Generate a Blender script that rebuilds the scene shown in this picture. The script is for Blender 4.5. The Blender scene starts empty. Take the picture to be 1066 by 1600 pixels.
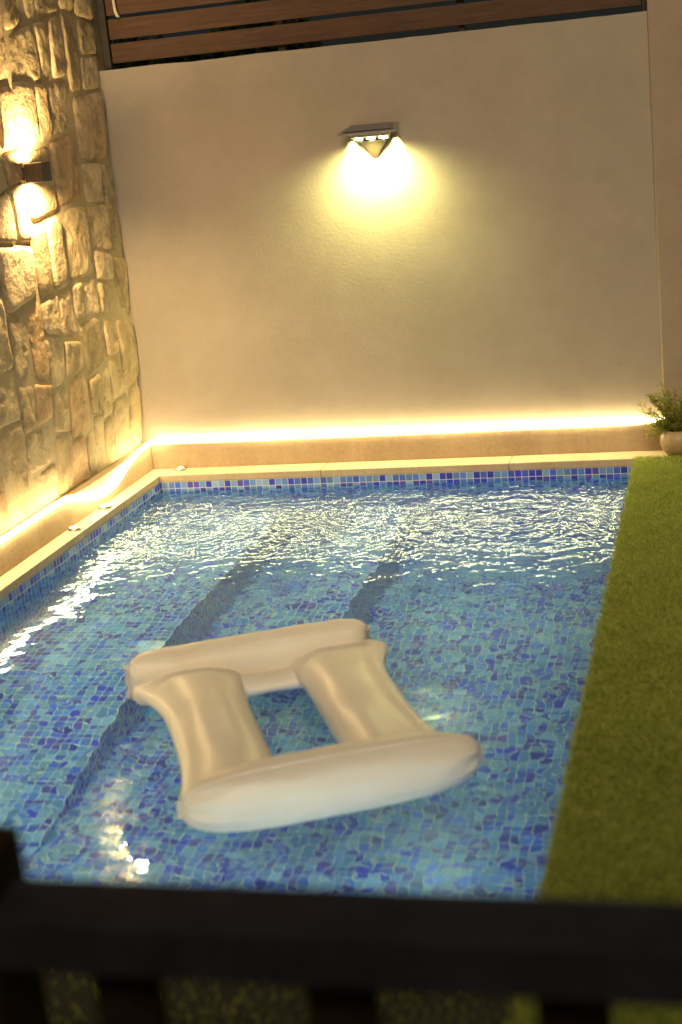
import bpy, math, random
import numpy as np
from mathutils import Vector, Matrix, noise

random.seed(7)
rng = np.random.default_rng(11)
S = bpy.context.scene
C = S.collection

# ------------------------------------------------------------------ helpers
def tag(o, label=None, cat=None, group=None, kind=None):
    if label: o['label'] = label
    if cat: o['category'] = cat
    if group: o['group'] = group
    if kind: o['kind'] = kind
    return o

def empty(name, loc=(0, 0, 0), rz=0.0):
    o = bpy.data.objects.new(name, None)
    o.empty_display_size = 0.05
    o.location = loc
    o.rotation_euler = (0, 0, rz)
    C.objects.link(o)
    return o

class MB:
    """collects shapes into one mesh"""
    def __init__(self):
        self.v = []; self.f = []; self.uv = []
    def add(self, verts, faces):
        b = len(self.v)
        self.v.extend([tuple(x) for x in verts])
        self.f.extend([tuple(i + b for i in q) for q in faces])
    def box(self, x0, x1, y0, y1, z0, z1):
        v = [(x0,y0,z0),(x1,y0,z0),(x1,y1,z0),(x0,y1,z0),(x0,y0,z1),(x1,y0,z1),(x1,y1,z1),(x0,y1,z1)]
        self.add(v, [(3,2,1,0),(4,5,6,7),(0,1,5,4),(1,2,6,5),(2,3,7,6),(3,0,4,7)])
    def tube(self, pts, r, n=10, cap=True):
        pts = [Vector(p) for p in pts]
        rs = r if hasattr(r, '__len__') else [r] * len(pts)
        rings = []
        up = Vector((0, 0, 1))
        prev = None
        for i, p in enumerate(pts):
            t = (pts[min(i+1, len(pts)-1)] - pts[max(i-1, 0)]).normalized()
            if prev is None:
                a = t.cross(up)
                if a.length < 1e-4: a = t.cross(Vector((1, 0, 0)))
            else:
                a = prev - t * prev.dot(t)
            a.normalize(); prev = a
            b = t.cross(a)
            rings.append([p + a * (rs[i] * math.cos(2*math.pi*k/n)) + b * (rs[i] * math.sin(2*math.pi*k/n)) for k in range(n)])
        v = [q for R in rings for q in R]
        f = []
        for i in range(len(pts) - 1):
            for k in range(n):
                f.append((i*n+k, i*n+(k+1) % n, (i+1)*n+(k+1) % n, (i+1)*n+k))
        if cap:
            f.append(tuple(range(n))[::-1]); f.append(tuple((len(pts)-1)*n + k for k in range(n)))
        self.add(v, f)
    def lathe(self, prof, c=(0, 0, 0), n=32):
        v = []; f = []
        for (r, z) in prof:
            for k in range(n):
                a = 2*math.pi*k/n
                v.append((c[0]+r*math.cos(a), c[1]+r*math.sin(a), c[2]+z))
        for i in range(len(prof)-1):
            for k in range(n):
                f.append((i*n+k, i*n+(k+1) % n, (i+1)*n+(k+1) % n, (i+1)*n+k))
        self.add(v, f)
    def build(self, name, mat, parent=None, smooth=False, bevel=0.0, seg=2):
        me = bpy.data.meshes.new(name)
        me.from_pydata(self.v, [], self.f)
        me.validate(); me.update()
        o = bpy.data.objects.new(name, me)
        C.objects.link(o)
        if mat: me.materials.append(mat)
        if parent: o.parent = parent
        if smooth:
            me.polygons.foreach_set('use_smooth', [True]*len(me.polygons))
        if bevel:
            m = o.modifiers.new('bevel', 'BEVEL'); m.width = bevel; m.segments = seg; m.limit_method = 'ANGLE'
        return o

def prism(m, a, b):
    n = len(a); m.add(list(a)+list(b), [tuple(range(n))[::-1], tuple(range(n, 2*n))] + [(i, (i+1) % n, n+(i+1) % n, n+i) for i in range(n)])

def np_mesh(name, V, F, mat, parent=None, smooth=False):
    me = bpy.data.meshes.new(name)
    V = np.asarray(V, dtype=np.float32); F = np.asarray(F, dtype=np.int32)
    me.vertices.add(len(V)); me.vertices.foreach_set('co', V.ravel())
    k = F.shape[1]
    me.loops.add(F.size); me.loops.foreach_set('vertex_index', F.ravel())
    me.polygons.add(len(F)); me.polygons.foreach_set('loop_start', np.arange(0, F.size, k, dtype=np.int32))
    if smooth: me.polygons.foreach_set('use_smooth', np.ones(len(F), dtype=bool))
    me.update(calc_edges=True)
    o = bpy.data.objects.new(name, me); C.objects.link(o)
    if mat: me.materials.append(mat)
    if parent: o.parent = parent
    return o

# ------------------------------------------------------------------ node helpers
class NT:
    def __init__(self, name):
        self.m = bpy.data.materials.new(name); self.m.use_nodes = True
        self.t = self.m.node_tree; self.t.nodes.clear()
        self.out = self.n('ShaderNodeOutputMaterial')
    def n(self, typ, **kw):
        x = self.t.nodes.new(typ)
        for k, v in kw.items():
            if k.startswith('i_'):
                x.inputs[k[2:].replace('_', ' ')].default_value = v
            else: setattr(x, k, v)
        return x
    def l(self, a, b): self.t.links.new(a, b)
    def math(self, op, a, b=None, c=None, clamp=False):
        x = self.n('ShaderNodeMath', operation=op, use_clamp=clamp)
        for i, q in enumerate((a, b, c)):
            if q is None: continue
            if isinstance(q, (int, float)): x.inputs[i].default_value = q
            else: self.l(q, x.inputs[i])
        return x.outputs[0]
    def noise(self, scale, detail=4, rough=.55, vec=None, dist=0.0):
        x = self.n('ShaderNodeTexNoise', i_Scale=scale, i_Detail=detail, i_Roughness=rough, i_Distortion=dist)
        if vec is not None: self.l(vec, x.inputs['Vector'])
        return x
    def ramp(self, fac, stops, interp='LINEAR'):
        r = self.n('ShaderNodeValToRGB'); cr = r.color_ramp; cr.interpolation = interp
        while len(cr.elements) < len(stops): cr.elements.new(0.5)
        for e, (p, c) in zip(cr.elements, stops):
            e.position = p; e.color = (*c, 1)
        self.l(fac, r.inputs[0]); return r.outputs[0]
    def mix(self, fac, a, b, mode='MIX'):
        x = self.n('ShaderNodeMix', data_type='RGBA', blend_type=mode)
        for s, q in ((x.inputs[0], fac), (x.inputs[6], a), (x.inputs[7], b)):
            if isinstance(q, (int, float)): s.default_value = q
            elif isinstance(q, tuple): s.default_value = (*q, 1)
            else: self.l(q, s)
        return x.outputs[2]
    def bump(self, h, strength=.3, dist=.01, normal=None):
        b = self.n('ShaderNodeBump', i_Strength=strength, i_Distance=dist)
        self.l(h, b.inputs['Height'])
        if normal is not None: self.l(normal, b.inputs['Normal'])
        return b.outputs[0]
    def pbr(self, col, rough=.6, normal=None, metal=0.0, spec=.5, **kw):
        p = self.n('ShaderNodeBsdfPrincipled')
        p.inputs['Metallic'].default_value = metal
        p.inputs['Specular IOR Level'].default_value = spec
        if isinstance(col, tuple): p.inputs['Base Color'].default_value = (*col, 1)
        else: self.l(col, p.inputs['Base Color'])
        if isinstance(rough, (int, float)): p.inputs['Roughness'].default_value = rough
        else: self.l(rough, p.inputs['Roughness'])
        if normal is not None: self.l(normal, p.inputs['Normal'])
        for k, v in kw.items(): p.inputs[k.replace('_', ' ')].default_value = v
        self.l(p.outputs[0], self.out.inputs[0]); return p
    def obj(self): return self.n('ShaderNodeTexCoord').outputs['Object']

def m_plaster(name, c1, c2, bs=.2, fine=170.0):
    t = NT(name); v = t.obj()
    a = t.noise(1.6, 5, .6, v); b = t.noise(14, 4, .6, v)
    f = t.math('ADD', t.math('MULTIPLY', a.outputs[0], .75), t.math('MULTIPLY', b.outputs[0], .25))
    col = t.ramp(f, [(.35, c1), (.62, c2)])
    g = t.noise(fine, 3, .6, v); h = t.noise(fine*.35, 2, .5, v)
    hh = t.math('ADD', g.outputs[0], h.outputs[0])
    n = t.bump(hh, bs, .006)
    t.pbr(col, .85, n, spec=.25); return t.m

def m_concrete(name, c1, c2, rough=.7):
    t = NT(name); v = t.obj()
    mp = t.n('ShaderNodeMapping'); mp.inputs['Scale'].default_value = (1, 1, .35); t.l(v, mp.inputs[0])
    a = t.noise(5, 6, .65, mp.outputs[0]); b = t.noise(45, 4, .6, v)
    f = t.math('ADD', t.math('MULTIPLY', a.outputs[0], .6), t.math('MULTIPLY', b.outputs[0], .4))
    col = t.ramp(f, [(.36, c1), (.64, c2)])
    n = t.bump(b.outputs[0], .35, .006)
    t.pbr(col, rough, n, spec=.35); return t.m

def m_stone():
    t = NT('field_stone'); v = t.obj()
    geo = t.n('ShaderNodeNewGeometry')
    isl = geo.outputs['Random Per Island']
    base = t.ramp(isl, [(0, (.36, .275, .15)), (.3, (.47, .37, .21)), (.6, (.40, .32, .19)), (.8, (.54, .43, .27)), (1, (.46, .31, .165))])
    a = t.noise(9, 6, .65, v, .6); b = t.noise(60, 5, .65, v)
    dark = t.ramp(a.outputs[0], [(.3, (.55, .5, .45)), (.55, (1, 1, 1)), (.75, (1.15, 1.1, 1.0))])
    col = t.mix(1.0, base, dark, 'MULTIPLY')
    col = t.mix(t.math('MULTIPLY', t.math('SUBTRACT', b.outputs[0], .5, None, True), 1.6), col, (.5, .42, .3))
    vo = t.n('ShaderNodeTexVoronoi', i_Scale=26.0, feature='F1'); t.l(v, vo.inputs['Vector'])
    h = t.math('ADD', t.math('MULTIPLY', a.outputs[0], 1.4), t.math('ADD', t.math('MULTIPLY', b.outputs[0], .55), t.math('MULTIPLY', vo.outputs['Distance'], .35)))
    n = t.bump(h, .7, .016)
    t.pbr(col, .82, n, spec=.3); return t.m

def m_tile():
    t = NT('glass_mosaic')
    uv = t.n('ShaderNodeTexCoord').outputs['UV']
    sc = t.n('ShaderNodeVectorMath', operation='SCALE'); sc.inputs['Scale'].default_value = 1/.0385
    t.l(uv, sc.inputs[0])
    fl = t.n('ShaderNodeVectorMath', operation='FLOOR'); t.l(sc.outputs[0], fl.inputs[0])
    fr = t.n('ShaderNodeVectorMath', operation='FRACTION'); t.l(sc.outputs[0], fr.inputs[0])
    wn = t.n('ShaderNodeTexWhiteNoise', noise_dimensions='2D'); t.l(fl.outputs[0], wn.inputs['Vector'])
    col = t.ramp(wn.outputs['Value'], [(0, TILES[0]), (.10, TILES[1]), (.20, TILES[2]), (.28, TILES[3]), (.40, TILES[4]), (.58, TILES[5]), (.80, TILES[6])], 'CONSTANT')
    hsv = t.n('ShaderNodeHueSaturation'); t.l(col, hsv.inputs['Color'])
    sepc = t.n('ShaderNodeSeparateColor'); t.l(wn.outputs['Color'], sepc.inputs[0])
    t.l(t.math('ADD', t.math('MULTIPLY', sepc.outputs[1], .5), .75), hsv.inputs['Value'])
    swirl = t.noise(60, 3, .6, uv, 2.0)
    col2 = t.mix(t.math('MULTIPLY', swirl.outputs[0], .15), hsv.outputs[0], (.30, .45, .6))
    sp = t.n('ShaderNodeSeparateXYZ'); t.l(fr.outputs[0], sp.inputs[0])
    def edge(s): return t.math('SUBTRACT', .5, t.math('ABSOLUTE', t.math('SUBTRACT', s, .5)))
    d = t.math('MINIMUM', edge(sp.outputs[0]), edge(sp.outputs[1]))
    mr = t.n('ShaderNodeMapRange', interpolation_type='SMOOTHSTEP'); mr.inputs[1].default_value = .030; mr.inputs[2].default_value = .052
    t.l(d, mr.inputs[0])
    c = t.mix(mr.outputs[0], (.50, .52, .42), col2)
    n = t.bump(mr.outputs[0], .4, .002)
    r = t.math('SUBTRACT', .7, t.math('MULTIPLY', mr.outputs[0], .5))
    t.pbr(c, r, n, spec=.5); return t.m
TILES = [(.013, .010, .30), (.020, .022, .46), (.075, .038, .34), (.038, .085, .52), (.058, .145, .48), (.09, .205, .47), (.17, .285, .47)]

def m_water():
    t = NT('pool_water'); v = t.obj()
    g = t.n('ShaderNodeBsdfGlass', i_Roughness=0.0, i_IOR=1.333)
    g.inputs['Color'].default_value = (.70, .94, 1, 1)
    # ripples of the surface: four bands of chop (height in metres), livelier towards the far end where the jets run
    def band(rows):
        hs = None
        for sc, amp, dist in rows:
            nz = t.noise(sc, 1.5, .5, v, dist)
            h = t.math('MULTIPLY', t.math('SUBTRACT', nz.outputs[0], .5), amp)
            hs = h if hs is None else t.math('ADD', hs, h)
        return hs
    broad = band(((2.4, .020, .6), (5.5, .0125, .8)))
    fine = band(((9.0, .0085, .9), (17.0, .0062, .7), (30.0, .0024, .4)))
    sp = t.n('ShaderNodeSeparateXYZ'); t.l(v, sp.inputs[0])
    def ramp_y(a0, a1, lo, hi):
        mr = t.n('ShaderNodeMapRange', interpolation_type='SMOOTHSTEP')
        for i, q in enumerate((a0, a1, lo, hi)): mr.inputs[i+1].default_value = q
        t.l(sp.outputs[1], mr.inputs[0]); return mr.outputs[0]
    pat = t.noise(.9, 2, .5, v)
    vary = t.math('ADD', .45, t.math('MULTIPLY', pat.outputs[0], 1.1))
    hs = t.math('ADD', t.math('MULTIPLY', broad, ramp_y(-2.6, -1.0, .40, .60)), t.math('MULTIPLY', fine, t.math('MULTIPLY', vary, ramp_y(-2.5, -.9, .06, 1.3))))
    slow = t.noise(1.7, 1, .5, v, .5)
    hs = t.math('ADD', hs, t.math('MULTIPLY', slow.outputs[0], .006))
    for cx, cy_, A in ((2.2, -.95, .0030), (.45, -.75, .0016)):
        d = t.n('ShaderNodeVectorMath', operation='DISTANCE'); t.l(v, d.inputs[0]); d.inputs[1].default_value = (cx, cy_, WATER)
        wob = t.math('ADD', d.outputs['Value'], t.math('MULTIPLY', pat.outputs[0], .25))
        rip = t.math('MULTIPLY', t.math('SINE', t.math('MULTIPLY', wob, 57)), t.math('POWER', 2.718, t.math('MULTIPLY', d.outputs['Value'], -2.8)))
        hs = t.math('ADD', hs, t.math('MULTIPLY', rip, A))
    t.l(t.bump(hs, 1.0, 1.0), g.inputs['Normal'])
    t.l(g.outputs[0], t.out.inputs[0]); return t.m
WATER = -.096

def m_emit(name, col, s):
    t = NT(name); e = t.n('ShaderNodeEmission', i_Strength=s); e.inputs[0].default_value = (*col, 1)
    t.l(e.outputs[0], t.out.inputs[0]); return t.m

def m_simple(name, col, rough=.5, metal=0.0, var=.25, scale=20, bump=.0, spec=.5, **kw):
    t = NT(name); v = t.obj()
    a = t.noise(scale, 4, .6, v)
    dk = tuple(c*(1-var) for c in col); lt = tuple(min(1, c*(1+var)) for c in col)
    c = t.ramp(a.outputs[0], [(.3, dk), (.7, lt)])
    n = t.bump(a.outputs[0], bump, .004) if bump else None
    t.pbr(c, rough, n, metal, spec, **kw); return t.m

def m_wood():
    t = NT('stained_wood'); v = t.obj()
    mp = t.n('ShaderNodeMapping'); mp.inputs['Scale'].default_value = (1.2, 12, 22); t.l(v, mp.inputs[0])
    a = t.noise(3.5, 6, .65, mp.outputs[0], .6)
    c = t.ramp(a.outputs[0], [(.3, (.042, .019, .009)), (.5, (.064, .029, .013)), (.7, (.088, .042, .019))])
    t.pbr(c, .55, t.bump(a.outputs[0], .25, .003), spec=.35); return t.m

def m_grass(name, cols):
    t = NT(name)
    geo = t.n('ShaderNodeNewGeometry'); v = t.obj()
    a = t.noise(7, 4, .6, v)
    f = t.math('ADD', t.math('MULTIPLY', geo.outputs['Random Per Island'], .6), t.math('MULTIPLY', a.outputs[0], .4))
    c = t.ramp(f, [(.15, cols[0]), (.5, cols[1]), (.85, cols[2])])
    p = t.pbr(c, .55, spec=.25)
    tr = t.n('ShaderNodeBsdfTranslucent'); t.l(c, tr.inputs[0])
    mx = t.n('ShaderNodeMixShader'); mx.inputs[0].default_value = .5
    t.l(p.outputs[0], mx.inputs[1]); t.l(tr.outputs[0], mx.inputs[2]); t.l(mx.outputs[0], t.out.inputs[0])
    return t.m

def m_vinyl():
    t = NT('white_vinyl'); v = t.obj()
    a = t.noise(7, 4, .55, v, .8)
    c = t.ramp(a.outputs[0], [(.3, (.87, .81, .68)), (.7, (.90, .85, .74))])
    h = t.noise(3.0, 3, .5, v, 1.2)
    n = t.bump(h.outputs[0], .2, .02)
    p = t.pbr(c, .36, n, spec=.45)
    tr = t.n('ShaderNodeBsdfTranslucent'); t.l(c, tr.inputs[0]); 
    mx = t.n('ShaderNodeMixShader'); mx.inputs[0].default_value = .22
    t.l(p.outputs[0], mx.inputs[1]); t.l(tr.outputs[0], mx.inputs[2]); t.l(mx.outputs[0], t.out.inputs[0])
    return t.m

M = dict(
    plaster=m_plaster('wall_plaster', (.260, .221, .171), (.304, .262, .206)),
    pillar=m_plaster('pillar_plaster', (.24, .19, .135), (.29, .23, .165)),
    ledge=m_concrete('ledge_render', (.27, .20, .115), (.38, .29, .175)),
    coping=m_concrete('coping_stone', (.34, .265, .16), (.45, .36, .225), .5),
    stone=m_stone(),
    mortar=m_concrete('wall_mortar', (.36, .285, .165), (.46, .37, .225), .9),
    tile=m_tile(), water=m_water(), wood=m_wood(),
    strip=m_emit('strip_glow', (1, .76, .38), 43),
    pool_glow=m_emit('pool_lens_glow', (1, .97, .9), 8),
    lens=m_emit('lamp_lens_glow', (1, .94, .55), 110),
    sconce_glow=m_emit('sconce_lens_glow', (1, .72, .36), 25),
    lampplastic=m_simple('grey_lamp_plastic', (.19, .165, .135), .4, var=.06),
    solar=m_simple('solar_panel_glass', (.10, .10, .11), .2, var=.15, scale=60),
    bracket=m_simple('unlit_notch_brown', (.013, .0085, .004), .5, var=.05),  # dark enough to read as the unlit gap between the beams
    black=m_simple('black_metal', (.028, .022, .016), .45, var=.3),
    steel=m_simple('brushed_steel', (.55, .52, .47), .3, 1.0, var=.1, scale=40),
    railpaint=m_simple('dark_rail_paint', (.022, .023, .034), .6, var=.3, scale=14, bump=.1, spec=.2),
    postwood=m_simple('dark_brown_post', (.024, .014, .007), .7, var=.35, scale=9, bump=.15, spec=.2),
    grass=m_grass('turf_blade', [(.24, .30, .05), (.36, .42, .085), (.48, .53, .14)]),
    leaf=m_grass('fern_leaf', [(.15, .17, .03), (.25, .26, .05), (.36, .34, .08)]),
    soil=m_simple('dark_turf_backing', (.20, .23, .04), .9, var=.4, scale=60, bump=.4),
    shade_soil=m_simple('shade_dark_soil', (.022, .022, .010), .95, var=.5, scale=50, bump=.4),  # soil colour darkened to carry the shade of the near strip
    paving=m_concrete('patio_paving', (.20, .17, .13), (.28, .24, .19), .8),
    ground=m_concrete('bare_ground', (.09, .075, .05), (.15, .125, .085), .95),
    pot=m_simple('cream_ceramic', (.33, .225, .125), .45, var=.08, scale=8),
    vinyl=m_vinyl(),
    valve=m_simple('valve_plastic', (.22, .19, .15), .4, var=.1),
    rope=m_simple('pale_rope', (.50, .44, .33), .9, var=.25, scale=90, bump=.5),
    hedge=m_grass('hedge_leaf', [(.012, .022, .010), (.025, .04, .016), (.04, .055, .022)]),
    bark=m_simple('bark', (.05, .035, .022), .9, var=.4, scale=30, bump=.5),
    cable=m_simple('clear_cable', (.5, .42, .3), .4, var=.1),
)

# ------------------------------------------------------------------ dimensions (metres)
W = 2.75; CB = .175; NEAR = -5.18; FLOOR = -1.1; CT = .042
LX = -.104          # face of the left ledge
HW = 2.303          # top of the plaster wall

# ------------------------------------------------------------------ setting
def frame_ground():
    m = MB(); z = -.075; a, b = -120, 120
    def q(x0, x1, y0, y1): m.add([(x0,y0,z),(x1,y0,z),(x1,y1,z),(x0,y1,z)], [(0,1,2,3)])
    q(a, LX-.2, a, b); q(W+.06, b, a, b); q(LX-.2, W+.06, .03, b); q(LX-.2, W+.06, a, NEAR-.06)
    return tag(m.build('ground', M['ground']), kind='structure')
frame_ground()
m = MB(); m.box(-.3, 9, -14, -6.75, -.07, -.004); tag(m.build('patio', M['paving'], bevel=.004), kind='structure')
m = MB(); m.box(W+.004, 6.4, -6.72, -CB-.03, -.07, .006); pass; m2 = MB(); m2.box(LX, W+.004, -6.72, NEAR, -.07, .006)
tag(m.build('lawn', M['soil']), kind='structure'); tag(m2.build('shaded_soil_strip', M['shade_soil']), kind='structure')  # strip before the railing gets its shade from the dark soil colour

def turf():
    # short, dense blades of the turf: one object of tapering two-segment blades
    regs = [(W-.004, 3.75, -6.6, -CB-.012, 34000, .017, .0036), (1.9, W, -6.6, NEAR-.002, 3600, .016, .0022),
            (3.75, 6.3, -6.6, -CB-.02, 5000, .026, .007), (LX+.02, 1.9, -6.6, NEAR-.002, 700, .022, .004)]  # near strips thinned so the shade-coloured soil shows through
    Vs = []; Fs = []; off = 0
    for x0, x1, y0, y1, dens, h, w in regs:
        n = int((x1-x0)*(y1-y0)*dens)
        x = rng.uniform(x0, x1, n); y = rng.uniform(y0, y1, n)
        if x0 > 2:   # two joins between the rolls of turf
            keep = (np.abs(y+3.42-.03*(x-3)) > .006) & (np.abs(y+1.30+.02*(x-3)) > .004)
            x = x[keep]; y = y[keep]; n = len(x)
        # soft mats of pile lean together
        fx = np.sin(x*9+np.sin(y*5.3)*2)+np.sin(y*13.1+x*4); fy = np.cos(y*8.2+np.sin(x*6)*2)
        ang = rng.uniform(0, 2*np.pi, n)
        lean = rng.uniform(.7, 1.8, n)*h*(.3 if dens in (3600, 700) else 1)
        dx = np.cos(ang)*lean + fx*h*.18; dy = np.sin(ang)*lean + fy*h*.18
        hh = h*rng.uniform(.6, 1.3, n)*(1+.16*np.sin(x*17+y*3)*np.sin(y*15)+.12*np.sin(x*41+np.sin(y*23))*np.sin(y*37))
        wa = rng.uniform(0, 2*np.pi, n); wx = np.cos(wa)*w*.5; wy = np.sin(wa)*w*.5
        z0 = np.full(n, .004)
        P = np.stack([np.stack([x-wx, y-wy, z0], 1), np.stack([x+wx, y+wy, z0], 1),
                      np.stack([x+dx*.4+wx*.8, y+dy*.4+wy*.8, z0+hh*.62], 1), np.stack([x+dx*.4-wx*.8, y+dy*.4-wy*.8, z0+hh*.62], 1),
                      np.stack([x+dx, y+dy, z0+hh], 1)], 1).reshape(-1, 3)
        b = off + np.arange(n)[:, None]*5
        T = np.concatenate([b+np.array([0,1,2]), b+np.array([0,2,3]), b+np.array([3,2,4])], 0)
        Vs.append(P); Fs.append(T); off += n*5
    o = np_mesh('artificial_grass', np.concatenate(Vs), np.concatenate(Fs), M['grass'])
    tag(o, 'short yellow green artificial turf beside and before the pool', 'grass', kind='stuff')
turf()

# ------------------------------------------------------------------ pool
pool = tag(empty('swimming_pool', (W/2, (NEAR-CB)/2, FLOOR)), 'small rectangular pool lined with blue mosaic tiles and tan coping', 'pool')
def to_local(o, par):
    o.parent = par; o.matrix_parent_inverse = Matrix.Translation(par.location).inverted() if par.rotation_euler.z == 0 else par.matrix_basis.inverted()
    return o
def basin():
    me = bpy.data.meshes.new('basin')
    V = []; F = []; UV = []
    def quad(p, uv):
        b = len(V); V.extend(p); F.append((b, b+1, b+2, b+3)); UV.extend(uv)
    t = -CT; y0 = NEAR; y1 = -CB; z0 = FLOOR
    quad([(0,y0,z0),(W,y0,z0),(W,y1,z0),(0,y1,z0)], [(0,y0),(W,y0),(W,y1),(0,y1)])
    quad([(0,y1,z0),(W,y1,z0),(W,y1,t),(0,y1,t)], [(10,z0-t),(10+W,z0-t),(10+W,0),(10,0)])
    quad([(0,y0,z0),(0,y1,z0),(0,y1,t),(0,y0,t)], [(30+y0,z0-t),(30+y1,z0-t),(30+y1,0),(30+y0,0)])
    quad([(W,y1,z0),(W,y0,z0),(W,y0,t),(W,y1,t)], [(50-y1,z0-t),(50-y0,z0-t),(50-y0,0),(50-y1,0)])
    quad([(W,y0,z0),(0,y0,z0),(0,y0,t),(W,y0,t)], [(70-W,z0-t),(70,z0-t),(70,0),(70-W,0)])
    me.from_pydata(V, [], F); ul = me.uv_layers.new(name='UVMap')
    for i, u in enumerate(UV): ul.data[i].uv = u
    me.materials.append(M['tile'])
    o = bpy.data.objects.new('basin', me); C.objects.link(o); return o
bas = to_local(basin(), pool)
def step_block(name, x0, x1, y0, z1, uo):
    V = []; F = []; UV = []
    def quad(p, uv):
        b = len(V); V.extend(p); F.append((b, b+1, b+2, b+3)); UV.extend(uv)
    y1, z0 = -CB-.0005, FLOOR+.001
    quad([(x0,y0,z1),(x1,y0,z1),(x1,y1,z1),(x0,y1,z1)], [(uo+x0,y0),(uo+x1,y0),(uo+x1,y1),(uo+x0,y1)])
    quad([(x1,y0,z0),(x1,y1,z0),(x1,y1,z1),(x1,y0,z1)], [(uo+90+y0,z0),(uo+90+y1,z0),(uo+90+y1,z1),(uo+90+y0,z1)])
    if x0 > .01: quad([(x0,y1,z0),(x0,y0,z0),(x0,y0,z1),(x0,y1,z1)], [(uo+110-y1,z0),(uo+110-y0,z0),(uo+110-y0,z1),(uo+110-y1,z1)])
    quad([(x0,y0,z0),(x1,y0,z0),(x1,y0,z1),(x0,y0,z1)], [(uo+120+x0,z0),(uo+120+x1,z0),(uo+120+x1,z1),(uo+120+x0,z1)])
    me = bpy.data.meshes.new(name); me.from_pydata(V, [], F); ul = me.uv_layers.new(name='UVMap')
    for i, u in enumerate(UV): ul.data[i].uv = u
    me.materials.append(M['tile']); o = bpy.data.objects.new(name, me); C.objects.link(o); return to_local(o, pool)
stp = step_block('step', 1.20, 1.51, -2.05, -.58, 0)
def bench_ramp():
    V = []; F = []; UV = []
    x0, x1, y1, z0 = .0005, .745, -CB-.0005, FLOOR+.001
    prof = [(y1, -.60), (-1.9, -.60), (-2.2, -.62), (-2.5, -.68), (-2.8, -.78), (-3.1, -.90), (-3.4, -1.01), (-3.7, z0+.001)]
    for (a, za), (b, zb) in zip(prof[:-1], prof[1:]):
        k = len(V); V.extend([(x0,b,zb),(x1,b,zb),(x1,a,za),(x0,a,za)]); F.append((k, k+1, k+2, k+3)); UV.extend([(200+x0,b),(200+x1,b),(200+x1,a),(200+x0,a)])
        k = len(V); V.extend([(x1,b,z0),(x1,a,z0),(x1,a,za),(x1,b,zb)]); F.append((k, k+1, k+2, k+3)); UV.extend([(290+b,z0),(290+a,z0),(290+a,za),(290+b,zb)])
    me = bpy.data.meshes.new('bench'); me.from_pydata(V, [], F); ul = me.uv_layers.new(name='UVMap')
    for i, u in enumerate(UV): ul.data[i].uv = u
    me.materials.append(M['tile']); o = bpy.data.objects.new('bench', me); C.objects.link(o); return to_local(o, pool)
bnc = bench_ramp()
def slabs(axis, a0, a1, cuts, o0, o1, name):
    m = MB(); e = [a0] + cuts + [a1]
    for i in range(len(e)-1):
        p, q = e[i]+.0015, e[i+1]-.0015
        j = random.uniform(-.0015, .0015)
        if axis == 'x': m.box(p, q, o0+j, o1, -CT, j*.5)
        else: m.box(o0, o1+j, p, q, -CT, j*.5)
    ob = m.build(name, M['coping'], bevel=.004)
    return to_local(ob, pool)
slabs('x', LX, 6.3, [.98, 2.06, 3.14, 4.2, 5.3], -CB, -.002, 'coping')
slabs('y', NEAR-.3, -CB, [-4.3, -3.3, -2.3, -1.3], LX+.002, 0.0, 'coping')

def water():
    nx, ny = 28, 52
    X, Y = np.meshgrid(np.linspace(.001, W-.001, nx), np.linspace(NEAR+.001, -CB-.001, ny))
    V = np.stack([X.ravel(), Y.ravel(), np.full(X.size, WATER)], 1)
    i = (np.arange(ny-1)[:, None]*nx + np.arange(nx-1)[None]).ravel()
    F = np.stack([i, i+1, i+nx+1, i+nx], 1)
    o = np_mesh('water', V, F, M['water'], smooth=True)
    tag(o, kind='structure'); return o
wat = water()

# ------------------------------------------------------------------ walls
wall = tag(empty('plaster_wall', (1.4, .1, -.07)), 'smooth beige plastered wall standing behind the pool', 'wall')
def wavy_top_wall():
    m = MB(); n = 120; x0, x1 = -.30, 2.896; y0, y1 = .03, .22
    v = []; f = []
    for i in range(n+1):
        x = x0+(x1-x0)*i/n; h = HW + noise.noise((x*3, 1, 0))*.006 + noise.noise((x*11, 4, 0))*.0025
        v += [(x,y0,-.3),(x,y0,h),(x,y1,h),(x,y1,-.3)]
    for i in range(n):
        a = 4*i; b = a+4
        f += [(a,b,b+1,a+1),(a+1,b+1,b+2,a+2),(a+2,b+2,b+3,a+3)]
    f += [(0,1,2,3),(4*n+3,4*n+2,4*n+1,4*n)]
    m.add(v, f); return m
to_local(wavy_top_wall().build('wall_face', M['plaster']), wall)
m = MB(); m.box(2.897, 6.3, .012, .3, -.3, 4.2)
tag(m.build('wall_pillar', M['pillar'], bevel=.011, seg=2), 'taller beige rendered wall section right of the thin vertical joint', 'wall')
m = MB(); m.box(LX, 6.3, 0, .029, -.07, .150)
tag(m.build('back_ledge', M['ledge'], bevel=.006, seg=3), 'low tan rendered ledge running along the foot of the plaster wall', 'ledge')
m = MB(); m.box(LX-.10, LX-.0005, -7.4, .029, -.07, .150)
tag(m.build('side_ledge', M['ledge'], bevel=.006, seg=3), 'low tan rendered ledge running along the foot of the stone wall', 'ledge')

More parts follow.
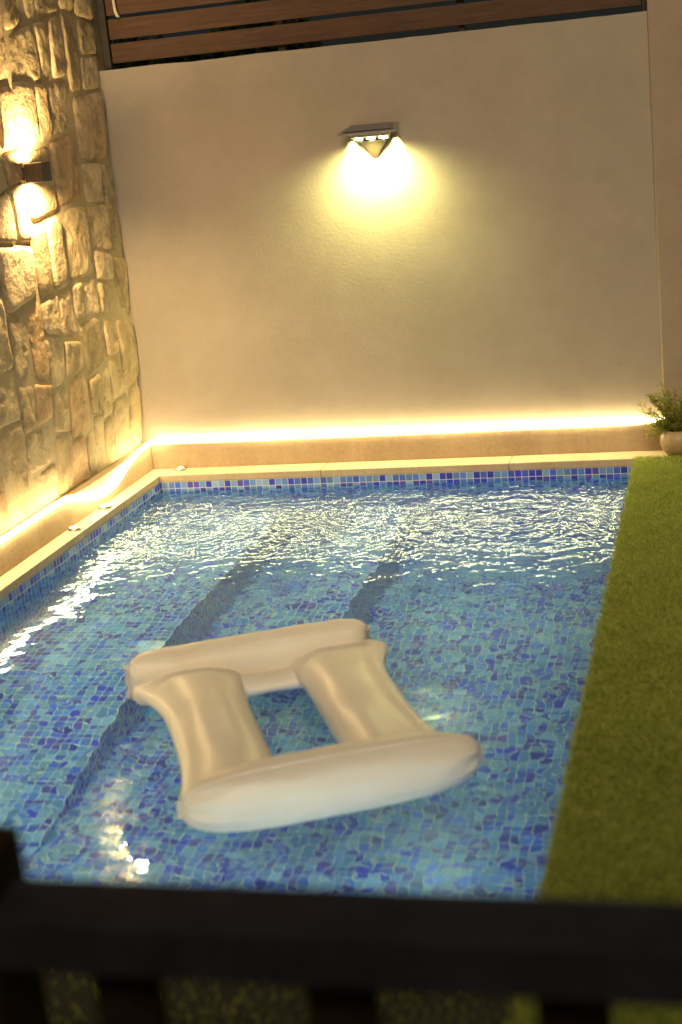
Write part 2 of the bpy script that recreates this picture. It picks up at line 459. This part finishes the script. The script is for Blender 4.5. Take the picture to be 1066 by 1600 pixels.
def clip(poly, p, n):
    out = []
    for i in range(len(poly)):
        a, b = poly[i], poly[(i+1) % len(poly)]
        da = (a[0]-p[0])*n[0]+(a[1]-p[1])*n[1]; db = (b[0]-p[0])*n[0]+(b[1]-p[1])*n[1]
        if da <= 0: out.append(a)
        if (da < 0) != (db < 0) and da != db:
            t = da/(da-db); out.append((a[0]+(b[0]-a[0])*t, a[1]+(b[1]-a[1])*t))
    return out
SY = -1.13
def stone_wall():
    root = tag(empty('stone_wall', (-.2, -3.5, -.07)), 'rough field stone wall on the left of the pool', 'wall')
    m = MB()   # the mortar face leans back a little towards the foot of the wall
    prism(m, [(-.50, -7.4, -.3), (-.170, -7.4, -.3), (-.170, -7.4, .16), (-.152, -7.4, .40), (-.1345, -7.4, .75), (-.1345, -7.4, 4.0), (-.50, -7.4, 4.0)],
             [(-.50, .20, -.3), (-.170, .20, -.3), (-.170, .20, .16), (-.152, .20, .40), (-.1345, .20, .75), (-.1345, .20, 4.0), (-.50, .20, 4.0)])
    to_local(m.build('mortar', M['mortar']), root)
    y0, y1, z0, z1 = -7.4, .04, .142, 4.0
    cy, cz = .31, .39
    m = MB(); an = 1.0
    cells = []
    def split(poly, depth):
        ys = [q[0] for q in poly]; zs = [q[1] for q in poly]
        w, h = max(ys)-min(ys), max(zs)-min(zs)
        wm, hm = random.uniform(.30, .48), random.uniform(.38, .62)
        if w < wm and h < hm or depth > 16: cells.append(poly); return
        f = random.uniform(.38, .62)
        if w/wm > h/hm:
            p = (min(ys)+w*f, (min(zs)+max(zs))/2); n = (1, random.uniform(-.16, .16))
        else:
            p = ((min(ys)+max(ys))/2, min(zs)+h*f); n = (random.uniform(-.20, .20), 1)
        A_ = clip(poly, p, n); B_ = clip(poly, p, (-n[0], -n[1]))
        for q in (A_, B_):
            if len(q) >= 3: split(q, depth+1)
    # first cut into irregular tall panels, so that no joint runs on for long
    rest = [(y0, z0), (y1, z0), (y1, z1), (y0, z1)]; yy = y1
    while yy > y0:
        yy -= random.uniform(.42, .72); n = (-1, random.uniform(-.05, .05)); p = (yy, 2.0)
        if yy < y0+.5: split(rest, 0); break
        split(clip(rest, p, n), 0); rest = clip(rest, p, (-n[0], -n[1]))
    for poly in cells:
        A = 0; sx = sy = 0
        for k in range(len(poly)):
            a, b = poly[k], poly[(k+1) % len(poly)]; c = a[0]*b[1]-b[0]*a[1]; A += c; sx += (a[0]+b[0])*c; sy += (a[1]+b[1])*c
        if abs(A) < .004: continue
        c = (sx/(3*A), sy/(3*A))
        near = c[0] > -2.4
        n = 44 if near else 22; rings = 11 if near else 5
        # resample the outline by angle, inset, rounded and roughened
        sh = random.uniform(.0005, .004)
        out = []
        for k in range(n):
            a = 2*math.pi*k/n; dx, dy = math.cos(a), math.sin(a); best = 1e9
            for e in range(len(poly)):
                q0, q1 = poly[e], poly[(e+1) % len(poly)]
                ex, ey = q1[0]-q0[0], q1[1]-q0[1]; den = dx*ey-dy*ex
                if abs(den) < 1e-9: continue
                t = ((q0[0]-c[0])*ey-(q0[1]-c[1])*ex)/den
                if t > 0: best = min(best, t)
            out.append(best)
        for _ in range(1):
            out = [min(out[k], .3*out[k-1]+.4*out[k]+.3*out[(k+1) % n]+.004) for k in range(n)]
        hgt = random.uniform(.033, .046); ts = random.uniform(-.09, .09); tz = random.uniform(-.06, .06)
        calm = 1.0
        if abs(c[0]-SY) < .32 and 1.25 < c[1] < 2.2: hgt, ts, tz, calm = .046, 0, 0, .55
        seed = random.uniform(0, 100); pw = random.uniform(7.0, 14.0)
        vv = []; ff = []
        for rgi in range(rings+1):
            rho = (rgi/rings)**.5
            for k in range(n if rgi else 1):
                a = 2*math.pi*k/n
                rad = (out[k]-sh)*(1+.05*noise.noise((math.cos(a)*1.5+seed, math.sin(a)*1.5, 3)))*rho
                y = c[0]+math.cos(a)*rad; z = (c[1]+math.sin(a)*rad)/an
                dome = (max(0, 1-rho**pw))**.55
                h = hgt*dome + (y-c[0])*ts*dome + (z-c[1]/an)*tz*dome
                rg = abs(noise.noise((y*6+seed, z*5, seed)))
                h += (.012*noise.noise((y*4, z*3.4, seed)) - .006*rg + .006*noise.noise((y*17, z*13, seed)) + .0035*noise.noise((y*46, z*40, seed)))*dome*calm
                vv.append((-.160-float(np.interp(z, (.16, .40, .75), (.0355, .0175, 0)))+max(h, -.004 if rgi == rings else .0), y, z))
        for k in range(n): ff.append((0, 1+k, 1+(k+1) % n))
        for rgi in range(1, rings):
            b0 = 1+(rgi-1)*n; b1 = b0+n
            for k in range(n): ff.append((b0+k, b1+k, b1+(k+1) % n, b0+(k+1) % n))
        m.add(vv, ff)
    o = to_local(m.build('stone_facing', M['stone'], smooth=True), root)
stone_wall()

# ------------------------------------------------------------------ slat fence above the plaster wall
fence = tag(empty('slat_fence', (1.4, .12, HW)), 'brown horizontal wooden slat fence mounted on top of the plaster wall', 'fence')
m = MB(); z = 2.338
while z < 3.7:
    j = random.uniform(-.004, .004)
    m.box(-.069, 2.868, .095+j, .118+j, z, z+.107+random.uniform(-.002, .003)); z += .1285
to_local(m.build('slats', M['wood'], bevel=.003), fence)
for x0, x1 in ((-.112, -.0715), (2.870, 2.892)):
    m = MB(); m.box(x0, x1, .075, .135, HW-.006, 3.75); to_local(m.build('post', M['black'], bevel=.003), fence)
for x in (.9, 1.9):
    m = MB(); m.box(x, x+.04, .121, .16, HW-.006, 3.75); to_local(m.build('post', M['black'], bevel=.003), fence)
m = MB(); m.tube([(-.014, .082, 2.84), (-.012, .075, 2.74), (-.008, .072, 2.66), (-.006, .073, 2.615), (.002, .078, 2.588), (.010, .085, 2.583)], [.008, .008, .008, .009, .010, .006], 8)
tag(m.build('rope_end', M['rope'], smooth=True), 'short pale rope end hanging over the fence slats by the stone wall', 'rope')

# hedge beyond the fence
def hedge():
    root = tag(empty('hedge', (.3, 2.2, -.07)), 'dark leafy hedge seen through the gaps under the fence slats', 'hedge')
    n = 5200
    x = rng.uniform(-1.2, .55, n); y = rng.uniform(1.7, 2.6, n)
    top = 2.62 + .12*np.sin(x*3.1) + .08*np.sin(x*8) - .12*np.clip(x, 0, 5)
    z = top - np.abs(rng.normal(0, .5, n)); z = np.clip(z, .0, None)
    P = np.stack([x, y, z], 1)
    a = rng.normal(0, 1, (n, 3)); a /= np.linalg.norm(a, axis=1)[:, None]
    b = np.cross(a, rng.normal(0, 1, (n, 3))); b /= np.linalg.norm(b, axis=1)[:, None]
    s = rng.uniform(.03, .06, n)[:, None]
    V = np.stack([P-a*s, P+b*s*.45, P+a*s, P-b*s*.45], 1).reshape(-1, 3)
    F = np.arange(n*4).reshape(-1, 4)
    to_local(np_mesh('foliage', V, F, M['hedge']), root)
    m = MB()
    for k in range(4):
        xx = -.8+k*.7; m.tube([(xx, 2.15, -.1), (xx+.05, 2.15, .8), (xx-.03, 2.15, 1.9)], [.04, .03, .012], 7)
    to_local(m.build('stems', M['bark'], smooth=True), root)
hedge()

# ------------------------------------------------------------------ solar wall lamp
lamp = tag(empty('wall_lamp', (1.41, .03, 1.80)), 'grey wedge shaped wall lamp with three bright bulbs under a slanted plate', 'wall lamp')
yb, yf = .028, -.105
m = MB()
prism(m, [(1.275, yb, 1.862), (1.555, yb, 1.862), (1.575, yf, 1.826), (1.235, yf, 1.826)], [(1.275, yb, 1.876), (1.555, yb, 1.876), (1.575, yf, 1.836), (1.235, yf, 1.836)])
to_local(m.build('top_plate', M['lampplastic'], bevel=.003), lamp)
m = MB()
prism(m, [(1.30, .01, 1.8765), (1.53, .01, 1.8765), (1.545, -.09, 1.8465), (1.265, -.09, 1.8465)], [(1.30, .01, 1.8775), (1.53, .01, 1.8775), (1.545, -.09, 1.8475), (1.265, -.09, 1.8475)])
to_local(m.build('solar_panel', M['solar']), lamp)
m = MB()   # body: wedge whose slanted under-face carries the bulbs
prism(m, [(1.305, yb, 1.860), (1.525, yb, 1.860), (1.525, -.085, 1.829), (1.305, -.085, 1.829)], [(1.330, yb, 1.786), (1.500, yb, 1.786), (1.515, -.075, 1.812), (1.305, -.075, 1.812)])
to_local(m.build('housing', M['lampplastic'], bevel=.003), lamp)
m = MB()   # added dark triangle under the bulbs, stands in for the unlit notch
prism(m, [(1.345, -.030, 1.790), (1.490, -.030, 1.790), (1.425, .020, 1.698), (1.405, .020, 1.698)], [(1.340, .029, 1.790), (1.495, .029, 1.790), (1.425, .029, 1.690), (1.405, .029, 1.690)])
to_local(m.build('bracket', M['bracket'], bevel=.006, seg=3), lamp)
def disc(c, nrm, r, th, mat, name, par):
    m = MB(); m.lathe([(0, 0), (r*.7, 0), (r, -th*.35), (r, -th), (0, -th)], n=24)
    q = Vector((0, 0, 1)).rotation_difference(Vector(nrm)); 
    m.v = [tuple(q @ Vector(v) + Vector(c)) for v in m.v]
    return to_local(m.build(name, mat, smooth=False), par)
nr = Vector((0, -.25, -1)).normalized()
for x in (1.345, 1.414, 1.483):
    h = disc((x, -.050, 1.801), nr, .023, .006, M['lens'], 'bulb', lamp)
    m = MB(); 
    ring = [Vector((x, -.050, 1.802)) + Matrix.Rotation(2*math.pi*k/20, 3, nr) @ (Vector((1, 0, 0))*.0265) for k in range(21)]
    m.tube(ring, .003, 6, False); to_local(m.build('bezel', M['lampplastic'], smooth=True), h)

def spot(name, loc, direction, energy, col, size, blend, radius, par):
    d = bpy.data.lights.new(name, 'SPOT'); d.energy = energy; d.color = col; d.spot_size = math.radians(size); d.spot_blend = blend; d.shadow_soft_size = radius
    o = bpy.data.objects.new(name, d); C.objects.link(o)
    o.rotation_euler = Vector(direction).to_track_quat('-Z', 'Y').to_euler(); o.location = loc
    to_local(o, par); return o
LC = (.97, .93, .34)
spot('bulb_beam', (1.288, .006, 1.818), (.05, .06, -1), 16.0, LC, 80, 1.0, .006, lamp)
spot('bulb_beam', (1.538, .006, 1.818), (-.03, .06, -1), 16.0, LC, 80, 1.0, .006, lamp)
spot('bulb_beam', (1.414, -.095, 1.786), (0, .08, -1), 115.0, LC, 166, 1.0, .03, lamp)

# ------------------------------------------------------------------ up-down sconce on the stone wall
sc = tag(empty('wall_sconce', (-.12, SY, 1.81)), 'small black box sconce shining up and down the stone wall', 'wall lamp')
m = MB()
for b in ((-.098, .0, SY-.05, SY-.045), (-.098, .0, SY+.045, SY+.05), (-.098, -.093, SY-.0449, SY+.0449), (-.005, .0, SY-.0449, SY+.0449)): m.box(*b, 1.762, 1.857)
m.box(-.0929, -.0051, SY-.0449, SY+.0449, 1.785, 1.835)
to_local(m.build('body', M['black'], bevel=.003), sc)
m = MB(); m.box(-.17, -.099, SY-.04, SY+.04, 1.78, 1.84); to_local(m.build('bracket', M['black']), sc)
for zz, nn in ((1.840, (0, 0, 1)), (1.780, (0, 0, -1))):
    disc((-.05, SY, zz), nn, .032, .004, M['sconce_glow'], 'lens', sc)
SCOL = (1, .68, .30)
spot('sconce_beam', (-.052, SY, 1.862), (-.12, .02, 1), 80, SCOL, 168, .7, .02, sc)
spot('sconce_beam', (-.052, SY, 1.756), (-.12, .02, -1), 125, SCOL, 164, .7, .02, sc)

# ------------------------------------------------------------------ light strip
def strip():
    P = [(2.905, .010, .166), (2.6, -.002, .166), (2.1, -.001, .1655), (1.6, -.002, .1655), (1.1, -.001, .166), (.6, -.002, .166), (.2, .008, .167), (.0, .004, .168),
         (-.075, -.012, .170), (-0.085, -.07, .170), (-0.085, -.141, .170), (-0.081, -.25, .166), (-0.077, -.351, .155), (-0.073, -.479, .130), (-0.071, -.58, .100), (-0.069, -.671, .080), (-0.069, -.77, .072), (-0.069, -.874, .076),
         (-0.071, -1.0, .098), (-0.073, -1.117, .130), (-0.081, -1.22, .156), (-0.087, -1.31, .166), (-0.091, -1.5, .166), (-0.090, -1.737, .166), (-0.091, -2.6, .166), (-0.090, -4, .166), (-0.091, -5.4, .166), (-0.091, -6.6, .166)]
    P = [Vector(p) for p in P]; out = []
    for i in range(len(P)-1):
        p0, p1, p2, p3 = P[max(i-1, 0)], P[i], P[i+1], P[min(i+2, len(P)-1)]
        n = max(3, int((p2-p1).length/.02)); n = min(n, 14)
        for k in range(n):
            t = k/n
            out.append(.5*((2*p1)+(p2-p0)*t+(2*p0-5*p1+4*p2-p3)*t*t+(3*p1-p0-3*p2+p3)*t**3))
    out.append(P[-1])
    root = tag(empty('light_strip', (1.4, .008, .15)), 'glowing warm rope light draped along the ledges around the pool', 'light strip')
    m = MB(); m.tube(out, .0122, 10); to_local(m.build('glowing_tube', M['strip'], smooth=True), root)
    m = MB(); m.tube([(2.906, .010, .166), (2.935, -.001, .166)], .012, 10); to_local(m.build('end_cap', M['valve'], smooth=True), root)
strip()

# ------------------------------------------------------------------ steel caps on the coping
caps = [(-.055, -1.285, 'round steel cap on the side coping, nearest the camera'), (-.058, -.87, 'round steel cap on the side coping under the sagging light strip'), (.085, -.045, 'round steel cap on the coping below the plaster wall')]
first = None
for x, y, lab in caps:
    if first is None:
        m = MB(); m.lathe([(.0, .009), (.024, .009), (.027, .014), (.031, .016), (.035, .013), (.036, .004), (.036, .0005), (0, .0005)], n=32)
        o = first = m.build('steel_cap', M['steel'], smooth=True)
    else:
        o = first.copy(); C.objects.link(o)
    o.location = (x, y, .0); tag(o, lab, 'cap', 'steel caps on the coping')

# ------------------------------------------------------------------ potted plant
PX, PY = 2.972, -.125
plant = tag(empty('potted_plant', (PX, PY, 0)), 'bushy green plant in a round cream pot beside the light strip end', 'plant')
m = MB(); m.lathe([(0, .003), (.045, .003), (.062, .012), (.083, .040), (.092, .072), (.090, .100), (.078, .126), (.066, .138), (.062, .142), (.056, .138), (.060, .125), (0, .120)], n=40)
m.build('pot', M['pot'], plant, smooth=True)
m = MB(); m.lathe([(.060, .124), (.03, .130), (0, .131)], n=24); m.build('soil', M['soil'], plant, smooth=True)
sm = MB(); LV = []
for i in range(74):
    a = random.uniform(0, 2*math.pi); out = random.uniform(.25, 1.0)
    top = Vector((math.cos(a)*.215*out-.01, math.sin(a)*.10*out-.02, .13+random.uniform(-.02, .27)*(1.15-.45*out)))
    p0 = Vector((math.cos(a)*.02, math.sin(a)*.02, .128)); mid = (p0+top)/2+Vector((0, 0, .035))
    pts = []
    for k in range(9):
        t = k/8; pts.append(p0*(1-t)**2+mid*2*t*(1-t)+top*t*t)
    sm.tube(pts, [.0018*(1-.6*k/8) for k in range(9)], 5)
    for k in range(2, 9):
        for _ in range(13):
            d = Vector((random.gauss(0, 1), random.gauss(0, 1), random.gauss(.25, .8))).normalized()
            LV.append((pts[k]+Vector((random.gauss(0, .006), random.gauss(0, .006), random.gauss(0, .006))), d, random.uniform(.008, .021)))
sm.build('stems', M['leaf'], plant, smooth=True)
m = MB()
for p, d, s in LV:
    b = d.cross(Vector((random.gauss(0, 1), random.gauss(0, 1), random.gauss(0, 1)))).normalized()*s*.2
    q = p+d*s
    m.add([p, p+d*s*.5+b, q, p+d*s*.5-b], [(0, 1, 2, 3)])
m.build('foliage', M['leaf'], plant)

# ------------------------------------------------------------------ inflatable lounger
FZ = WATER
fl = tag(empty('pool_float', (1.752, -3.64, FZ), math.atan2(.45, .893)), 'cream inflatable lounger with an open middle floating on the water', 'pool float')
# local axes: +x = across (towards the right end), -y = along the length towards the viewer
def pillow(y, z, half, ry, rz, p_end, tilt, seam_h, xoff=0., n=40, m_=56, pw=2.2):
    """sealed tube along local x: elliptical in the middle, pinched to a flat seam at both ends"""
    V = []; F = []
    for i in range(n+1):
        u = -1+2*i/n; u = math.copysign(abs(u)**.62, u) if u else 0
        s = (1-abs(u)**p_end)**(1/pw)
        for k in range(m_):
            a = 2*math.pi*k/m_
            # seam runs along the "w" direction, thickness along "t"
            w = math.cos(a)*rz*(seam_h+(1-seam_h)*s); t = math.sin(a)*ry*max(s, .03)
            wr = .006*noise.noise((u*6, math.cos(a)*2, math.sin(a)*2+y*7))*(.3+abs(u)**3*1.8)
            # puckers next to the sealed ends
            wr += .006*math.sin(a*9+u*4)*max(0, abs(u)-.72)/.28*max(s, .1)
            t += wr*math.sin(a); w += wr*math.cos(a)
            ct, st = math.cos(tilt), math.sin(tilt)
            V.append((xoff+u*half, y + t*ct - w*st, z + t*st + w*ct))
    for i in range(n):
        for k in range(m_):
            F.append((i*m_+k, i*m_+(k+1) % m_, (i+1)*m_+(k+1) % m_, (i+1)*m_+k))
    F.append(tuple(range(m_))[::-1]); F.append(tuple(n*m_+k for k in range(m_)))
    m = MB(); m.add(V, F); return m
# head tube (far) and foot tube (near)
pillow(.560, .088, .452, .098, .128, 9, .62, .84, -.035).build('head_tube', M['vinyl'], fl, smooth=True)
pillow(-.570, .080, .470, .108, .108, 3.6, .35, .28, .034, pw=2.0).build('foot_tube', M['vinyl'], fl, smooth=True)
def side_tube(x, w0, w1, name):
    V = []; F = []; n = 44; k_ = 40
    for i in range(n+1):
        t = i/n; y = .50-t*1.04
        e = abs(2*t-1)
        hw = w0 + (w1-w0)*(e**3 if t < .5 else .35*e**3)
        hz = .080*(1-.25*e**4)
        cx = x*(1+.10*e**3)
        for k in range(k_):
            a = 2*math.pi*k/k_
            ca, sa = math.cos(a), math.sin(a)
            q = abs(ca)**.8*math.copysign(1, ca)
            dip = -.003*math.exp(-((ca*hw)/.018)**2)*(1 if sa > 0 else 0)*(1-e**4)*1.0
            wr = .006*noise.noise((ca*2+x*9, t*5, sa))+.005*math.sin(t*60+ca*3)*max(0, e-.7)
            V.append((cx+q*hw, y, .072+sa*hz+dip+wr))
    for i in range(n):
        for k in range(k_):
            F.append((i*k_+k, (i+1)*k_+k, (i+1)*k_+(k+1) % k_, i*k_+(k+1) % k_))
    m = MB(); m.add(V, F); return m.build(name, M['vinyl'], fl, smooth=True)
side_tube(-.252, .146, .205, 'side_tube'); side_tube(.264, .146, .205, 'side_tube')
# low web that closes the opening below the head tube
V = []; F = []
for i in range(17):
    u = i/16; x = -.20+u*.42
    for k in range(20):
        a = 2*math.pi*k/20; V.append((x, .425+math.cos(a)*.075, .052+math.sin(a)*(.036+.004*math.sin(u*9))))
for i in range(16):
    for k in range(20): F.append((i*20+k, i*20+(k+1) % 20, (i+1)*20+(k+1) % 20, (i+1)*20+k))
m = MB(); m.add(V, F); m.build('cross_web', M['vinyl'], fl, smooth=True)
# welded piping along the two long edges of each end tube
for (yy, zz, xo, half, rz, tl, pe, pq) in ((.560, .088, -.035, .452, .128, .62, 9, 2.2), (-.570, .080, .034, .470, .108, .35, 3.6, 2.0)):
    sh = .84 if pe == 9 else .28
    for sg in (1, -1):
        pts = []
        for k in range(49):
            u = -1+2*k/48; u = math.copysign(abs(u)**.62, u) if u else 0
            sc_ = (1-abs(u)**pe)**(1/pq); w = sg*(rz*(sh+(1-sh)*sc_)+.001+.0025*noise.noise((u*9, sg, yy)))
            pts.append((xo+u*half, yy-w*math.sin(tl), zz+w*math.cos(tl)))
        m = MB(); m.tube(pts, .0045, 6); m.build('piping', M['vinyl'], fl, smooth=True)
# seams at the sealed ends
for (yy, zz, xs, tl, hh) in ((.560, .088, -.035-.452, .62, .108), (.560, .088, -.035+.452, .62, .108), (-.570, .080, .034-.470, .35, .034), (-.570, .080, .034+.470, .35, .034)):
    m = MB(); sg = 1 if xs > 0 else -1
    pts = []
    for k in range(9):
        w = (k/8*2-1)*hh; pts.append((xs+sg*(.006+.004*math.sin(k*1.7)), yy-w*math.sin(tl), zz+w*math.cos(tl)))
    v = []; f = []
    for p in pts:
        v += [(p[0]-sg*.014, p[1], p[2]), (p[0]+sg*.008, p[1], p[2])]
    for k in range(8): f.append((2*k, 2*k+1, 2*k+3, 2*k+2))
    m.add(v, f); o = m.build('end_seam', M['vinyl'], fl, smooth=True)
    md = o.modifiers.new('thick', 'SOLIDIFY'); md.thickness = .003; md.offset = 0
m = MB(); m.lathe([(0, .012), (.008, .012), (.011, .008), (.012, 0)], c=(.345, .535, .190), n=16); m.build('valve', M['valve'], fl, smooth=True)

# ------------------------------------------------------------------ railing in the foreground
rail = tag(empty('railing', (2.7, -6.52, 0)), 'dark slatted garden railing in the foreground before the pool', 'railing')
RY = -6.52
m = MB(); m.box(2.264, 5.2, RY-.085, RY+.03, .897, .977); to_local(m.build('top_rail', M['railpaint'], bevel=.006), rail)
m = MB(); m.box(.2, 2.128, RY-.085, RY+.03, .897, .977); to_local(m.build('top_rail', M['railpaint'], bevel=.006), rail)
m = MB(); m.box(2.13, 2.262, RY-.064, RY+.064, .0, 1.040)
to_local(m.build('post', M['postwood'], bevel=.006), rail)
bm = None
for x in [2.423+.306*k for k in range(9)] + [2.05-.306*k for k in range(6)]:
    if bm is None:
        mm = MB(); mm.box(-.047, .047, -.014, .014, .03, .895); o = bm = mm.build('baluster', M['postwood'], bevel=.003)
    else:
        o = bm.copy(); C.objects.link(o)
    o.parent = rail; o.location = (x-2.7, 0, 0)
m = MB(); m.box(2.264, 5.2, RY-.02, RY+.02, .07, .13); to_local(m.build('bottom_rail', M['railpaint'], bevel=.004), rail)
bm_y = .0

# ------------------------------------------------------------------ underwater lamp in the near end of the pool
pl = tag(empty('pool_light', (2.15, NEAR, -.55)), 'round underwater pool lamp set in the near end wall of the pool', 'pool lamp')
m = MB(); m.lathe([(.0, .0), (.10, .0), (.115, .012), (.115, .03), (.10, .034), (.095, .026), (0, .026)], n=32)
m.v = [(2.15+v[0], NEAR+.002+v[2], -.55+v[1]) for v in m.v]
to_local(m.build('housing', M['steel'], smooth=True), pl)
disc((2.15, NEAR+.034, -.55), (0, 1, 0), .09, .003, M['pool_glow'], 'lens', pl)
spot('pool_beam', (2.15, NEAR+.06, -.55), (-.15, 1, -.10), 52, (.93, .92, .86), 165, 1.0, .08, pl)

# unseen flat roof added behind the viewer to shade the railing and near turf
m = MB(); m.box(-2, 8.5, -13, -8.95, 2.92, 3.10)
for x in (-.6, 6.6): m.box(x, x+.14, -9.25, -9.11, -.004, 2.919)
tag(m.build('added_shade_roof', M['pillar'], bevel=.006), kind='structure')

# ------------------------------------------------------------------ light, sky
SUN_EL, SUN_AZ = math.radians(39), math.radians(11)     # azimuth: light travels towards +y, turned a little to -x
d = bpy.data.lights.new('sun', 'SUN'); d.energy = 2.2; d.color = (1, .79, .54); d.angle = math.radians(32)
sun = bpy.data.objects.new('sun', d); C.objects.link(sun)
dirv = Vector((-math.sin(SUN_AZ)*math.cos(SUN_EL), math.cos(SUN_AZ)*math.cos(SUN_EL), -math.sin(SUN_EL)))
sun.rotation_euler = dirv.to_track_quat('-Z', 'Y').to_euler(); sun.location = (3, -20, 8)
w = bpy.data.worlds.new('World'); S.world = w; w.use_nodes = True
nt = w.node_tree; nt.nodes.clear()
sk = nt.nodes.new('ShaderNodeTexSky'); sk.sky_type = 'NISHITA'; sk.sun_disc = False
sk.sun_elevation = SUN_EL; sk.sun_rotation = math.pi - SUN_AZ
bg = nt.nodes.new('ShaderNodeBackground'); bg.inputs[1].default_value = .0019
ow = nt.nodes.new('ShaderNodeOutputWorld'); nt.links.new(sk.outputs[0], bg.inputs[0]); nt.links.new(bg.outputs[0], ow.inputs[0])

USE_MNEE = True
if USE_MNEE:
    wat.cycles.is_caustics_caster = True
    bas.cycles.is_caustics_receiver = True; stp.cycles.is_caustics_receiver = True; bnc.cycles.is_caustics_receiver = True
    for o in bpy.data.objects:
        if o.type == 'LIGHT' and 'pool' not in o.name: o.data.cycles.is_caustics_light = True

# ------------------------------------------------------------------ camera
cam = bpy.data.cameras.new('camera'); co = bpy.data.objects.new('camera', cam); C.objects.link(co); S.camera = co
R = ((0.9673061344219546, -0.2521016502965746, 0.02763331734336731), (0.23528936031444886, 0.9327423299506034, 0.2731861322269803), (-0.0946454395756768, -0.25775279598107814, 0.9615642136287433))
mat = Matrix(((R[0][0], R[0][2], -R[0][1], 3.248153932817418), (R[1][0], R[1][2], -R[1][1], -8.208052624026026), (R[2][0], R[2][2], -R[2][1], 1.967340558929062), (0, 0, 0, 1)))
co.matrix_world = mat
cam.sensor_width = 36; cam.sensor_fit = 'VERTICAL'; cam.sensor_height = 36
cam.lens = 2346.3888/1600*36
cam.clip_start = .05; cam.clip_end = 500
cam.dof.use_dof = True; cam.dof.focus_distance = 7.9; cam.dof.aperture_fstop = 1.7

S.render.engine = 'CYCLES'
S.view_settings.view_transform = 'Standard'; S.view_settings.look = 'None'; S.view_settings.exposure = .15; S.view_settings.gamma = 1
cy = S.cycles
cy.max_bounces = 12; cy.diffuse_bounces = 5; cy.glossy_bounces = 6; cy.transmission_bounces = 8; cy.transparent_max_bounces = 12
cy.caustics_reflective = True; cy.caustics_refractive = True; cy.blur_glossy = .3
cy.sample_clamp_indirect = 30; cy.sample_clamp_direct = 0
cy.use_denoising = True
try: cy.denoiser = 'OPENIMAGEDENOISE'; cy.denoising_input_passes = 'RGB_ALBEDO_NORMAL'; cy.denoising_prefilter = 'ACCURATE'
except Exception: pass
